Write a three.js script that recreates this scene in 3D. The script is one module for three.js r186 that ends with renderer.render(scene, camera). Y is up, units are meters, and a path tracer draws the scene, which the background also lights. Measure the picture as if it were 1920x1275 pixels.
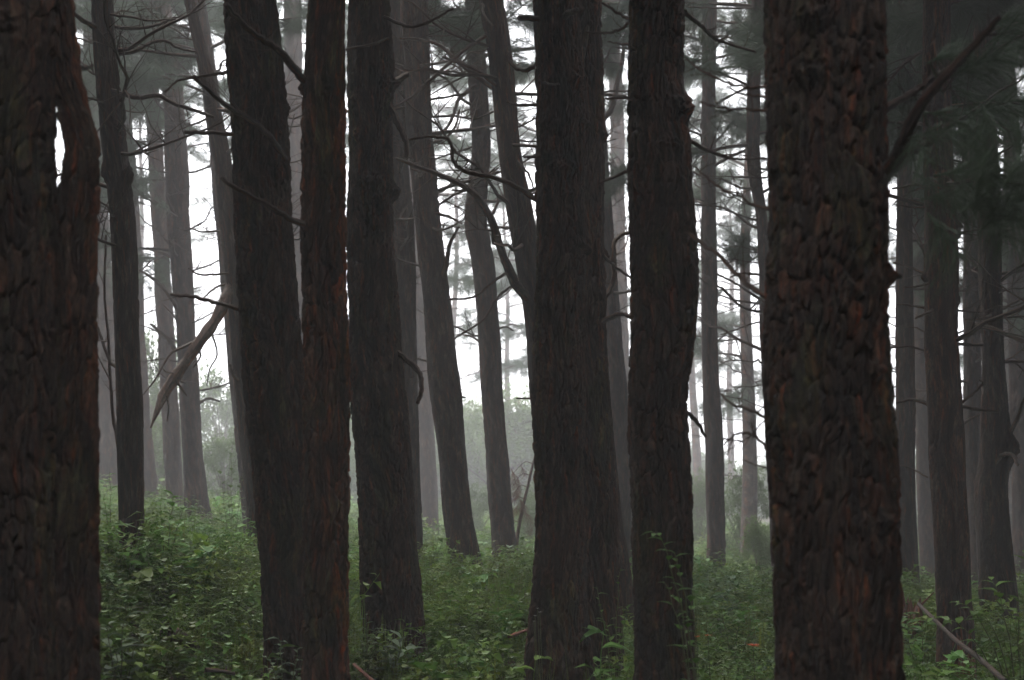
import * as THREE from 'three';
import { ImprovedNoise } from 'three/addons/math/ImprovedNoise.js';

// ---------------------------------------------------------------- camera, sky, sun, exposure
const scene = new THREE.Scene();
const FPX = 2875, EYE = 1.6, PITCH = Math.atan(262.5 / FPX);
const camera = new THREE.PerspectiveCamera(2 * Math.atan(637.5 / FPX) * 180 / Math.PI, 1024 / 680, 0.1, 600);
camera.position.set(0, EYE, 0);
camera.rotation.x = PITCH;
camera.focus = 13; camera.userData.fStop = 3.2;
scene.add(camera);
const renderer = new THREE.WebGLRenderer({ antialias: true });
renderer.toneMapping = THREE.LinearToneMapping;
renderer.toneMappingExposure = 5.7;
renderer.shadowMap.enabled = true;
{ // even, bright overcast
  const W = 64, H = 32, d = new Float32Array(W * H * 4);
  for (let r = 0; r < H; r++) for (let c = 0; c < W; c++) {
    const el = ((r + 0.5) / H - 0.5) * Math.PI, L = 0.8 + 0.2 * Math.max(0, Math.sin(el));
    d.set([L * 0.975, L * 0.995, L * 1.03, 1], (r * W + c) * 4);
  }
  const t = new THREE.DataTexture(d, W, H, THREE.RGBAFormat, THREE.FloatType);
  t.mapping = THREE.EquirectangularReflectionMapping; t.magFilter = THREE.LinearFilter; t.needsUpdate = true;
  scene.background = t; scene.environment = t;
}
const sun = new THREE.DirectionalLight(0xfff6ea, 0.6);
sun.position.set(-14, 40, -34); sun.target.position.set(0, 0, -15);
sun.castShadow = true; sun.shadow.radius = 40; sun.shadow.mapSize.set(2048, 2048);
Object.assign(sun.shadow.camera, { left: -45, right: 45, top: 45, bottom: -45, near: 1, far: 130 });
scene.add(sun, sun.target);
scene.fog = new THREE.FogExp2(0xf3f2f4, 0.0066);

// ---------------------------------------------------------------- helpers
function rng(a) { return () => { a |= 0; a = a + 0x6D2B79F5 | 0; let t = Math.imul(a ^ a >>> 15, 1 | a); t = t + Math.imul(t ^ t >>> 7, 61 | t) ^ t; return ((t ^ t >>> 14) >>> 0) / 4294967296; }; }
const PN = new ImprovedNoise(), noise = (x, y, z) => PN.noise(x + 100.3, y + 71.7, z + 31.1);
const V = (x, y, z) => new THREE.Vector3(x, y, z);
const lerp = (a, b, t) => a + (b - a) * t, clamp = (x, a, b) => Math.min(b, Math.max(a, x)), sstep = (a, b, x) => { const t = clamp((x - a) / (b - a), 0, 1); return t * t * (3 - 2 * t); };
const CP = Math.cos(PITCH), SP = Math.sin(PITCH);
function at(px, py, D) { // the point at distance D that stands at this place of the photograph, and metres per pixel there
  const a = (px - 960) / FPX, b = (637.5 - py) / FPX, t = D / (CP - b * SP), v = V(a * t, EYE + (b * CP + SP) * t, -D);
  v.s = t / FPX; return v;
}
class Geo { // collects triangles
  constructor() { this.p = []; this.i = []; this.u = []; this.c = []; }
  v(x, y, z, u = 0, w = 0) { this.p.push(x, y, z); this.u.push(u, w); return this.p.length / 3 - 1; }
  tri(a, b, c) { this.i.push(a, b, c); }
  tube(pts, rad, sides = 6, cap = true) {
    const n = pts.length, base = this.p.length / 3; let N = V(0.31, 0.2, 0.93), len = 0;
    for (let k = 0; k < n; k++) {
      const T = pts[Math.min(k + 1, n - 1)].clone().sub(pts[Math.max(k - 1, 0)]).normalize();
      N.sub(T.clone().multiplyScalar(N.dot(T))); if (N.lengthSq() < 1e-6) N.set(T.y, T.z, T.x).cross(T); N.normalize();
      const Bn = T.clone().cross(N); if (k) len += pts[k].distanceTo(pts[k - 1]);
      for (let j = 0; j <= sides; j++) {
        const a = j / sides * 2 * Math.PI, r = rad[k];
        const q = pts[k].clone().addScaledVector(N, Math.cos(a) * r).addScaledVector(Bn, Math.sin(a) * r);
        this.v(q.x, q.y, q.z, j / sides * 0.2, len);
      }
    }
    const w = sides + 1;
    for (let k = 0; k < n - 1; k++) for (let j = 0; j < sides; j++) {
      const a = base + k * w + j; this.i.push(a, a + 1, a + w, a + 1, a + w + 1, a + w);
    }
    if (cap) { const e = this.v(pts[n - 1].x, pts[n - 1].y, pts[n - 1].z); for (let j = 0; j < sides; j++) this.tri(base + (n - 1) * w + j, base + (n - 1) * w + j + 1, e); }
    return this;
  }
  leaf(o, dir, up, L, Wd, droop = 0.25, seg = 1) { // a folded, drooping leaf blade
    const D = dir.clone().normalize(), S = D.clone().cross(up).normalize(), U = S.clone().cross(D).normalize();
    const prof = seg === 1 ? [[0, 0], [0.42, 1], [1, 0]] : [[0, 0], [0.12, 0.55], [0.35, 1], [0.68, 0.62], [1, 0]];
    let prev = null;
    for (const [t, w] of prof) {
      const c = o.clone().addScaledVector(D, t * L).addScaledVector(U, -droop * t * t * L), h = w * Wd / 2;
      const m = this.v(c.x, c.y, c.z, t, 0.5);
      if (w === 0) { if (prev) { this.tri(prev[0], prev[1], m); this.tri(prev[1], prev[2], m); } prev = [m, m, m]; continue; }
      const l = c.clone().addScaledVector(S, -h).addScaledVector(U, h * 0.35), r = c.clone().addScaledVector(S, h).addScaledVector(U, h * 0.35);
      const a = this.v(l.x, l.y, l.z, t, 0), b = this.v(r.x, r.y, r.z, t, 1);
      if (prev[0] === prev[1]) { this.tri(prev[1], a, m); this.tri(prev[1], m, b); }
      else { this.tri(prev[0], a, m); this.tri(prev[0], m, prev[1]); this.tri(prev[1], m, b); this.tri(prev[1], b, prev[2]); }
      prev = [a, m, b];
    }
    return this;
  }
  build() {
    const g = new THREE.BufferGeometry();
    g.setAttribute('position', new THREE.Float32BufferAttribute(this.p, 3));
    g.setAttribute('uv', new THREE.Float32BufferAttribute(this.u, 2));
    if (this.c.length) g.setAttribute('color', new THREE.Float32BufferAttribute(this.c, 3));
    g.setIndex(this.i); g.computeVertexNormals(); return g;
  }
}
function smooth(pts, per = 5) { return new THREE.CatmullRomCurve3(pts, false, 'centripetal').getPoints((pts.length - 1) * per); }
const taken = new Map();
function numbered(n) { const k = taken.get(n) ?? 0; taken.set(n, k + 1); return k ? n + '_' + String(k).padStart(3, '0') : n; }
function mesh(name, geo, mat, parent) {
  const m = new THREE.Mesh(geo, mat); m.castShadow = m.receiveShadow = true;
  m.name = parent ? name : numbered(name); (parent ?? scene).add(m); return m;
}
function group(name, label, category, pos, grp) {
  const o = new THREE.Group(); o.name = numbered(name); o.position.copy(pos); o.userData = { label, category };
  if (grp) o.userData.group = grp; scene.add(o); return o;
}
function tag(o, label, category, grp, kind) { o.userData = { label, category }; if (grp) o.userData.group = grp; if (kind) o.userData.kind = kind; return o; }
function copies(name, geo, mat, mats, parent, tints) {
  const m = new THREE.InstancedMesh(geo, mat, mats.length); mats.forEach((x, k) => m.setMatrixAt(k, x));
  if (tints) mats.forEach((_, k) => m.setColorAt(k, tints(k)));
  m.castShadow = m.receiveShadow = true; m.name = parent ? name : numbered(name); (parent ?? scene).add(m); return m;
}

// ---------------------------------------------------------------- materials
function texture(n, fn, srgb) {
  const d = new Uint8Array(n * n * 4);
  for (let y = 0; y < n; y++) for (let x = 0; x < n; x++) { const c = fn(x / n, y / n); d.set([clamp(c[0], 0, 1) * 255, clamp(c[1], 0, 1) * 255, clamp(c[2], 0, 1) * 255, 255], (y * n + x) * 4); }
  const t = new THREE.DataTexture(d, n, n, THREE.RGBAFormat); t.wrapS = t.wrapT = THREE.RepeatWrapping;
  t.magFilter = THREE.LinearFilter; t.minFilter = THREE.LinearMipmapLinearFilter; t.generateMipmaps = true;
  if (srgb) t.colorSpace = THREE.SRGBColorSpace; t.needsUpdate = true; return t;
}
// noise that repeats over the unit square: walk on a torus
const TAU = Math.PI * 2;
function tile(u, v, fu, fv, s) { const a = u * TAU, b = v * TAU; return PN.noise(Math.cos(a) * fu / TAU + s + 50, Math.sin(a) * fu / TAU + Math.cos(b) * fv / TAU + 50, Math.sin(b) * fv / TAU + s * 1.7 + 50); }
const barkMap = texture(512, (u, v) => {
  const fib = tile(u, v, 60, 9, 1) * 0.5 + tile(u, v, 120, 26, 2) * 0.35, pat = tile(u, v, 14, 5, 3), red = sstep(0.08, 0.42, tile(u, v, 18, 5, 7)), grey = sstep(0.05, 0.4, tile(u, v, 11, 7, 11)), fl = tile(u, v, 40, 40, 5);
  const k = 1 + fib * 0.75 + pat * 0.4 + fl * 0.35;
  let c = [0.25, 0.20, 0.17];
  c = c.map((x, j) => lerp(x, [0.36, 0.21, 0.12][j], red * 0.75)); c = c.map((x, j) => lerp(x, [0.30, 0.285, 0.265][j], grey * 0.7));
  return c.map((x) => x * k);
}, true);
const barkBump = texture(512, (u, v) => { const h = 0.5 + tile(u, v, 46, 12, 4) * 0.5 + tile(u, v, 110, 34, 6) * 0.3 + tile(u, v, 90, 90, 9) * 0.2; return [h, h, h]; });
for (const t of [barkMap, barkBump]) t.repeat.set(1.6, 1.1);
const barkBase = { map: barkMap, bumpMap: barkBump, bumpScale: 0.006, roughness: 0.95, vertexColors: true };
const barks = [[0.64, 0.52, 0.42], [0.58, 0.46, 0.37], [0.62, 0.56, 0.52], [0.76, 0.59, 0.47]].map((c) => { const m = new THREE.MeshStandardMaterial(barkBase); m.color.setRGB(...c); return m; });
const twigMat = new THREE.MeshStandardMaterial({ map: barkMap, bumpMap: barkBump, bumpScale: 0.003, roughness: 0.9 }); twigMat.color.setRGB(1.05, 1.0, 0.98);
const deadMat = new THREE.MeshStandardMaterial({ map: barkMap, roughness: 0.9 }); deadMat.color.setRGB(1.5, 1.4, 1.35);
const redwood = new THREE.MeshStandardMaterial({ map: barkMap, bumpMap: barkBump, bumpScale: 0.006, roughness: 0.95 }); redwood.color.setRGB(2.3, 1.25, 0.95);
const leafMat = (r, g, b, through = 0.45) => { const m = new THREE.MeshPhysicalMaterial({ roughness: 0.75, transmission: through, thickness: 0, side: THREE.DoubleSide, ior: 1.4, specularIntensity: 0.35 }); m.color.setRGB(r, g, b); return m; };
const needleMat = new THREE.MeshStandardMaterial({ roughness: 0.7, side: THREE.DoubleSide }); needleMat.color.setRGB(0.055, 0.085, 0.045);
const herbMat = leafMat(0.135, 0.24, 0.045), grassMat = leafMat(0.17, 0.25, 0.045), broadMat = leafMat(0.115, 0.235, 0.045), fernMat = leafMat(0.145, 0.24, 0.05), shrubMat = leafMat(0.125, 0.19, 0.055), yellowMat = leafMat(0.2, 0.19, 0.05), paleMat = leafMat(0.17, 0.23, 0.14, 0.25);
const rustMat = new THREE.MeshStandardMaterial({ roughness: 0.9, side: THREE.DoubleSide }); rustMat.color.setRGB(0.17, 0.095, 0.055);
const orangeMat = leafMat(0.75, 0.13, 0.02, 0.3), whiteMat = leafMat(0.7, 0.68, 0.66, 0.3), yolkMat = leafMat(0.7, 0.5, 0.05, 0.3);
const stemMat = new THREE.MeshStandardMaterial({ roughness: 0.8 }); stemMat.color.setRGB(0.09, 0.1, 0.04);

// ---------------------------------------------------------------- the trees of the photograph
// D metres away; p: [x, y, width] along the trunk in photograph pixels, top first; b: y of the foot where it shows over the undergrowth
const LONG = 'pines of the plantation';
const T = {
  twin: { D: 5.6, p: [[28, 0, 160], [26, 200, 156], [24, 290, 152], [30, 380, 160], [36, 850, 156], [40, 1275, 170]], q: [[96, 0, 66], [112, 130, 62], [138, 230, 64], [146, 290, 66], [138, 370, 76], [137, 620, 74], [132, 850, 94], [118, 1275, 120]], H: 15, cs: 7, m: 1, k: [[300, 1, 0.012, 0.07], [60, 0, 0.02, 0.05]], label: 'massive dark twin-stemmed pine filling the left edge, a slit of sky between its stems' },
  darkslim: { D: 12.5, p: [[191, 0, 42], [197, 110, 43], [216, 290, 49], [231, 425, 48], [238, 640, 48], [246, 850, 51], [247, 1000, 50]], b: 992, H: 15, cs: 5.6, m: 2, dead: [2.6, 5.6, 7], k: [[325, -1, 0.02, 0.1], [325, 1, 0.02, 0.1]], low: [5.2, 6.8, 3, 1.3, 3, 1.2], label: 'slim near-black pine standing just beside the twin-stemmed trunk, foot in tall weeds' },
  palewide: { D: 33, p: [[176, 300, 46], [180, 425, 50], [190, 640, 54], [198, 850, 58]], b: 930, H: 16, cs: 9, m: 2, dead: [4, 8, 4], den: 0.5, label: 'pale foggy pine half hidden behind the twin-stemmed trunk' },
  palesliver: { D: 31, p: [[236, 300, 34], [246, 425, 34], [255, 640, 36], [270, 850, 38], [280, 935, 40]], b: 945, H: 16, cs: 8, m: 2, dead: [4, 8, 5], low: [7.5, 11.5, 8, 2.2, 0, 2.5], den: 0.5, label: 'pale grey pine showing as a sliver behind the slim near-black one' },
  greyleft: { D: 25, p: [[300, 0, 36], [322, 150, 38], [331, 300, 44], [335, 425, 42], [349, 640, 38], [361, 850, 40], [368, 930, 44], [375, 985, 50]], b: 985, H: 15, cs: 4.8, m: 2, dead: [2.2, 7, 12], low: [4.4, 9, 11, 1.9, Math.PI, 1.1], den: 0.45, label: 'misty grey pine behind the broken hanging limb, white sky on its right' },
  limbtree: { D: 16, p: [[355, 0, 20], [385, 130, 25], [416, 300, 34], [432, 425, 40], [452, 600, 44], [470, 800, 46], [490, 1000, 50]], b: 1060, H: 13, cs: 6, m: 2, dead: [3, 6, 6], label: 'thin leaning pine with a broken limb, mostly hidden behind a thick dark trunk' },
  leanleft: { D: 9.6, p: [[470, 0, 98], [485, 200, 104], [495, 425, 112], [511, 640, 118], [528, 850, 116], [546, 1050, 118], [560, 1260, 124]], b: 1262, H: 16, cs: 7.5, m: 0, k: [[205, 1, 0.015, 0.06]], label: 'thick dark pine leaning left, just behind the trunk with the orange-streaked bark' },
  rusty: { D: 7.6, p: [[612, 0, 74], [608, 200, 80], [607, 425, 82], [611, 640, 82], [613, 850, 84], [610, 1060, 84], [609, 1275, 86]], H: 14, cs: 7, m: 3, o: 0.4, k: [[180, 0, 0.012, 0.06], [165, -1, 0.012, 0.05]], label: 'straight pine with orange rust-coloured bark down its right side' },
  palegap: { D: 34, p: [[548, 0, 34], [553, 300, 36], [561, 425, 36], [570, 640, 38], [578, 850, 38]], H: 16, cs: 8, m: 2, dead: [4, 8, 5], low: [7, 12, 4, 1.6, 0, 3], den: 0.5, label: 'pale pine glimpsed in the gap between the leaning trunk and the orange-streaked one' },
  knotty: { D: 11, p: [[690, 0, 76], [693, 140, 84], [694, 280, 84], [696, 425, 88], [704, 640, 98], [719, 850, 108], [730, 1000, 108], [739, 1190, 114]], b: 1196, H: 16, cs: 7, m: 0, k: [[360, 1, 0.035, 0.09], [345, 0, 0.04, 0.08], [160, 1, 0.03, 0.06], [260, 0, 0.02, 0.06], [195, 0, 0.02, 0.05]], label: 'thick knotty dark pine beside the orange-streaked trunk, black at its foot' },
  behindknotty: { D: 18, p: [[738, 0, 40], [743, 280, 42], [752, 425, 46], [758, 640, 46], [763, 800, 46], [768, 1000, 48]], b: 1045, H: 15, cs: 6.5, m: 2, dead: [3.5, 6.5, 6], label: 'dim slim pine pressed close behind the knotty trunk with a hooked dead branch' },
  paleshort: { D: 36, p: [[766, 300, 30], [771, 425, 32], [784, 640, 33], [801, 850, 34], [807, 1040, 34]], b: 1046, H: 16, cs: 8.5, m: 2, dead: [4, 8, 4], low: [6.5, 12.5, 7, 2.2, 0, 1.5], den: 0.5, label: 'palest grey pine between the knotty trunk and the leaning mid-distance trunk' },
  leanmid: { D: 17, p: [[776, 0, 53], [782, 140, 47], [789, 280, 48], [804, 425, 49], [818, 550, 52], [825, 640, 54], [833, 720, 59], [847, 850, 56], [860, 970, 57], [872, 1060, 64]], b: 1060, H: 15, cs: 7, m: 2, dead: [3.6, 7, 7], low: [6.2, 7.2, 2, 1.4, 0.3, 1], label: 'grey-brown pine leaning left with a flared foot, left one of the bright middle pair' },
  kinked: { D: 21, p: [[888, 0, 32], [895, 140, 35], [903, 280, 36], [897, 345, 38], [892, 410, 41], [905, 490, 42], [911, 560, 42], [918, 640, 41], [922, 720, 42], [932, 850, 44], [939, 950, 47], [946, 1030, 48], [948, 1090, 52]], b: 1090, H: 15, cs: 7.4, m: 2, dead: [3.6, 8, 8], low: [7, 8.6, 4, 1.7, 0, 2.5], label: 'grey pine with a kink halfway up, right one of the bright middle pair' },
  forked: { D: 14.5, p: [[922, 0, 48], [942, 140, 46], [955, 280, 45], [979, 425, 46], [997, 550, 46], [1010, 640, 48], [1017, 720, 50], [1030, 850, 52], [1042, 1100, 54]], H: 14, cs: 6, m: 0, dead: [3.5, 6, 5], label: 'dark leaning pine with a steep side limb, its foot behind the central thick trunk' },
  central: { D: 9.4, p: [[1046, 0, 88], [1050, 200, 90], [1050, 425, 90], [1048, 640, 98], [1050, 850, 94], [1052, 1000, 98], [1050, 1120, 106], [1047, 1250, 124]], b: 1262, H: 16, cs: 7.5, m: 0, k: [[20, 1, 0.02, 0.05], [155, 0, 0.02, 0.05], [320, 0, 0.03, 0.07], [370, 0, 0.02, 0.06], [470, 1, 0.02, 0.06], [235, 1, 0.02, 0.05]], label: 'thick flaky-barked dark pine at the centre, white blossoms against its flared foot' },
  centralpair: { D: 10.8, p: [[1092, 0, 72], [1094, 300, 76], [1093, 500, 78], [1096, 640, 78], [1110, 850, 82], [1118, 1000, 86], [1126, 1220, 92]], b: 1225, H: 15, cs: 7, m: 0, k: [[255, 1, 0.02, 0.06], [480, 1, 0.02, 0.06]], label: 'dark pine tucked directly behind the right flank of the central trunk' },
  brownfoot: { D: 13.5, p: [[1088, 300, 46], [1105, 500, 48], [1122, 750, 50], [1139, 950, 52], [1153, 1050, 54], [1158, 1140, 58]], b: 1150, H: 14, cs: 7, m: 3, label: 'brown pine foot peeping out between the central pair and the next thick trunk' },
  greyslot: { D: 22, p: [[1105, 0, 34], [1120, 250, 34], [1133, 425, 36], [1139, 500, 36], [1146, 600, 36], [1153, 690, 38], [1160, 800, 38], [1164, 920, 38]], b: 1090, H: 15, cs: 7.2, m: 2, dead: [4, 7, 6], low: [7.2, 9, 4, 1.6, 0.2, 1.5], label: 'mid-grey leaning pine in the slot left of the straight thick trunk' },
  paleslot: { D: 40, p: [[1148, 0, 24], [1157, 250, 26], [1160, 425, 26], [1164, 560, 26], [1170, 750, 27], [1174, 900, 28]], b: 1040, H: 16, cs: 8.5, m: 2, dead: [5, 9, 4], low: [8, 13, 6, 2.2, 3, 1], den: 0.5, label: 'palest thin pine in the slot beside the straight thick trunk, edge against white sky' },
  straight: { D: 8, p: [[1234, 0, 106], [1232, 150, 106], [1237, 215, 116], [1239, 350, 118], [1241, 480, 122], [1241, 600, 120], [1235, 735, 110], [1239, 850, 113], [1243, 1000, 115], [1244, 1275, 118]], H: 16, cs: 7.5, m: 1, k: [[210, 0, 0.025, 0.08], [200, 1, 0.013, 0.07], [285, 0, 0.02, 0.07], [205, -1, 0.008, 0.05]], label: 'straight thick dark pine with a leafy spray across its lower trunk' },
  foggyclear: { D: 24, p: [[1330, 0, 26], [1329, 200, 28], [1329, 425, 29], [1330, 600, 30], [1332, 680, 32], [1339, 850, 35], [1343, 1000, 36], [1344, 1110, 38]], b: 1112, H: 16, cs: 7.6, m: 2, dead: [4, 9, 9], low: [6.2, 9.6, 8, 1.9, 0, 3], label: 'slim upright grey pine standing alone in the bright gap, right of the straight trunk' },
  wavythin: { D: 20, p: [[1422, 0, 24], [1414, 120, 26], [1413, 300, 24], [1430, 425, 22], [1436, 640, 22], [1446, 800, 22], [1456, 1000, 24]], H: 13, cs: 4.6, m: 2, dead: [2.5, 6, 10], low: [4.6, 8.2, 9, 1.7, 0, 3.1], label: 'thin wavy pine with dark needle clumps, against the left side of the widest trunk' },
  widest: { D: 5.5, p: [[1547, 0, 225], [1549, 200, 224], [1557, 425, 225], [1557, 640, 226], [1563, 850, 231], [1566, 1000, 231], [1572, 1275, 232]], H: 16, cs: 7, m: 1, o: 0.25, k: [[55, 0, 0.02, 0.06], [155, 0, 0.025, 0.07], [520, 1, 0.02, 0.05], [510, -1, 0.01, 0.05], [320, -1, 0.01, 0.05], [700, 0.7, 0.015, 0.05], [975, 0.7, 0.015, 0.05]], label: 'widest trunk in view, a reddish-brown furrowed pine close to the camera on the right' },
  greyright: { D: 19, p: [[1696, 0, 27], [1696, 200, 27], [1696, 425, 30], [1697, 640, 35], [1698, 850, 37], [1700, 1000, 40], [1704, 1110, 44]], b: 1112, H: 15, cs: 6, m: 2, dead: [3, 7, 8], low: [5, 8, 6, 1.6, 0, 2], den: 1.1, label: 'slim dim pine hugging the right side of the widest trunk, rising behind a red stump' },
  paleright: { D: 28, p: [[1718, 200, 30], [1722, 425, 30], [1727, 640, 32], [1734, 850, 33], [1740, 1000, 35], [1745, 1120, 36]], b: 1122, H: 16, cs: 7, m: 2, dead: [4, 8, 5], low: [6, 10.6, 8, 2, 0, 3], den: 1.1, label: 'pale pine half covered by the sharp collared trunk on the right' },
  collared: { D: 12.6, p: [[1755, 0, 50], [1757, 200, 54], [1763, 425, 60], [1764, 500, 62], [1765, 560, 62], [1766, 640, 63], [1774, 850, 65], [1783, 1000, 68], [1789, 1150, 68], [1794, 1240, 74]], b: 1242, H: 15, cs: 5.2, m: 3, dead: [2.6, 5, 6], k: [[425, 1, 0.03, 0.06], [440, 1, 0.02, 0.05], [520, -1, 0.02, 0.05], [565, 1, 0.015, 0.05], [640, 0, 0.01, 0.05]], low: [4.4, 5.8, 5, 1.5, 0, 2], den: 1.1, label: 'sharply focused pine with ragged branch collars, right of the widest trunk' },
  palegapright: { D: 23, p: [[1818, 200, 32], [1822, 425, 32], [1823, 640, 34], [1826, 850, 37], [1833, 1000, 40]], b: 1110, H: 15, cs: 6, m: 2, dead: [3, 7, 7], low: [5, 9, 8, 1.8, 0, 3], den: 1.1, label: 'dim pine between the collared trunk and the burled one' },
  burled: { D: 15, p: [[1846, 150, 36], [1855, 425, 42], [1861, 640, 43], [1866, 800, 52], [1868, 860, 58], [1861, 910, 60], [1865, 1000, 64], [1872, 1110, 70]], b: 1130, H: 14, cs: 4.6, m: 2, dead: [2.6, 5, 7], k: [[835, 1, 0.035, 0.17], [860, 1, 0.02, 0.13]], low: [3.4, 6.5, 9, 1.7, 0.5, 2.5], den: 1.1, label: 'dark pine with a big burl on its right side near the right edge' },
  edgepale: { D: 27, p: [[1898, 300, 32], [1904, 425, 33], [1908, 640, 35], [1914, 850, 37], [1918, 1000, 38]], b: 1115, H: 15, cs: 5, m: 2, dead: [3, 6, 8], low: [4.5, 10.4, 10, 2.1, 0, 3], den: 1.1, label: 'dim pine at the very right edge beyond the burled trunk' },
  topleft: { D: 29, p: [[268, 0, 26], [286, 200, 28], [300, 425, 30], [312, 640, 32]], H: 16, cs: 6.4, m: 2, dead: [4, 8, 5], low: [7, 11, 9, 2.2, 0, 3.1], den: 0.5, label: 'faint pine whose twiggy crown tangles behind the misty grey one at upper left' },
  duskleft: { D: 22, p: [[372, 0, 28], [398, 200, 30], [420, 425, 32], [446, 700, 34]], H: 15, cs: 7, m: 2, dead: [4, 8, 6], low: [6.6, 9, 6, 1.7, 3, 1.4], den: 0.45, label: 'dim slanting pine upper left, behind the thin leaning pine with the broken limb' },
};
const FT = []; // out in the clearing: trunk foot [x, D], height, low limbs
for (const [px, D, H, low, label] of [[690, 46, 16, [5, 12, 9, 2.3, 0, 3], 'far ghostly pine in the fog behind the knotty trunk'], [1034, 46, 16, [4.8, 14, 20, 3.0, 3, 1.2], 'far foggy pine with flat pale boughs behind the central trunk'], [1396, 33, 14, [3.6, 11, 17, 2.1, 0, 3.1], 'misty pine with drooping needle boughs in the bright gap beside the widest trunk'], [1650, 36, 15, [5, 13, 12, 2.2, 0, 3], 'far dim pine behind the widest trunk'], [1880, 38, 15, [4, 13, 16, 2.4, 0, 3], 'far dim pine behind the burled trunk'],
  [262, 62, 19, [7, 17, 16, 2.8, 0, 3.1], 'ghostly pine far in the mist behind the pale grey sliver pine'], [468, 74, 21, [11, 19, 12, 2.8, 0, 3.1], 'ghostly far pine behind the leaning thick trunk'], [560, 60, 18, [6, 16, 14, 2.8, 0, 3.1], 'ghostly far pine behind the gap left of the orange-streaked trunk'], [846, 66, 20, [8, 18, 22, 3.2, 0, 3.1], 'ghostly far pine between the bright middle pair, left of the kinked trunk'],
  [958, 78, 21, [7, 19, 24, 3.6, 0, 3.1], 'ghostly far pine right of the kinked trunk, fading into white'], [1150, 70, 20, [7, 18, 16, 3, 0, 3.1], 'ghostly far pine behind the slot left of the straight trunk'], [1306, 58, 18, [6, 16, 18, 2.8, 0, 3.1], 'ghostly far pine just right of the straight trunk'], [1366, 72, 20, [5, 18, 26, 3.2, 0, 3.1], 'ghostly far pine right of the slim upright grey pine']]) FT.push({ px, D, H, low, label });

// ---------------------------------------------------------------- ground
const feet = [];
for (const t of Object.values(T)) if (t.b) { const v = at(t.p[t.p.length - 1][0], t.b, t.D); feet.push([v.x, v.z, v.y - 0.34]); }
feet.push([0, 0, 0], [-2, -4, 0], [2, -4, 0], [-1.8, -5.6, 0.05], [2, -5.5, -0.02]);
const SIG2 = 2 * 3.4 * 3.4, trend = (x, z) => -0.06 * clamp(x, -9, 9) * sstep(0, 10, -z);
const weights = (() => { // smooth surface through the feet: solve for the height of each bump
  const n = feet.length, A = feet.map(([x, z, y], r) => [...feet.map(([a, b], c) => Math.exp(-((x - a) ** 2 + (z - b) ** 2) / SIG2) + (r === c ? 0.06 : 0)), y - trend(x, z)]);
  for (let c = 0; c < n; c++) {
    let p = c; for (let r = c; r < n; r++) if (Math.abs(A[r][c]) > Math.abs(A[p][c])) p = r; [A[c], A[p]] = [A[p], A[c]];
    for (let r = 0; r < n; r++) if (r !== c) { const f = A[r][c] / A[c][c]; for (let k = c; k <= n; k++) A[r][k] -= f * A[c][k]; }
  }
  return A.map((r, c) => r[n] / r[c]);
})();
function ground(x, z) {
  let h = trend(x, z);
  for (let k = 0; k < feet.length; k++) { const d = ((x - feet[k][0]) ** 2 + (z - feet[k][1]) ** 2) / SIG2; if (d < 9) h += weights[k] * Math.exp(-d); }
  return clamp(h, -1.2, 1.4) + noise(x * 0.6, 1.3, z * 0.6) * 0.06 + noise(x * 2.1, 5.3, z * 2.1) * 0.02;
}
{
  const N = 150, g = new Geo(), R = 170, f = (k) => { const t = k / N * 2 - 1; return Math.sign(t) * (Math.abs(t) * 26 + Math.pow(Math.abs(t), 5) * (R - 26)); };
  for (let j = 0; j <= N; j++) for (let i = 0; i <= N; i++) { const x = f(i), z = f(j) - 16; g.v(x, ground(x, z), z, x, z); }
  for (let j = 0; j < N; j++) for (let i = 0; i < N; i++) { const a = j * (N + 1) + i; g.i.push(a, a + N + 1, a + 1, a + 1, a + N + 1, a + N + 2); }
  const soil = texture(512, (u, v) => { const k = 1 + tile(u, v, 90, 90, 21) * 0.7 + tile(u, v, 26, 26, 23) * 0.5, m = sstep(-0.1, 0.3, tile(u, v, 14, 14, 27)); return [lerp(0.30, 0.24, m) * k, lerp(0.22, 0.26, m) * k, lerp(0.15, 0.14, m) * k]; }, true);
  const bump = texture(256, (u, v) => { const h = 0.5 + tile(u, v, 60, 60, 31) * 0.6 + tile(u, v, 18, 18, 33) * 0.4; return [h, h, h]; });
  soil.repeat.set(0.5, 0.5); bump.repeat.set(0.8, 0.8);
  const m = mesh('ground', g.build(), new THREE.MeshStandardMaterial({ map: soil, bumpMap: bump, bumpScale: 0.04, roughness: 1 }));
  m.userData = { kind: 'structure', label: 'forest floor of soil and litter under the green undergrowth', category: 'ground' };
}

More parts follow.
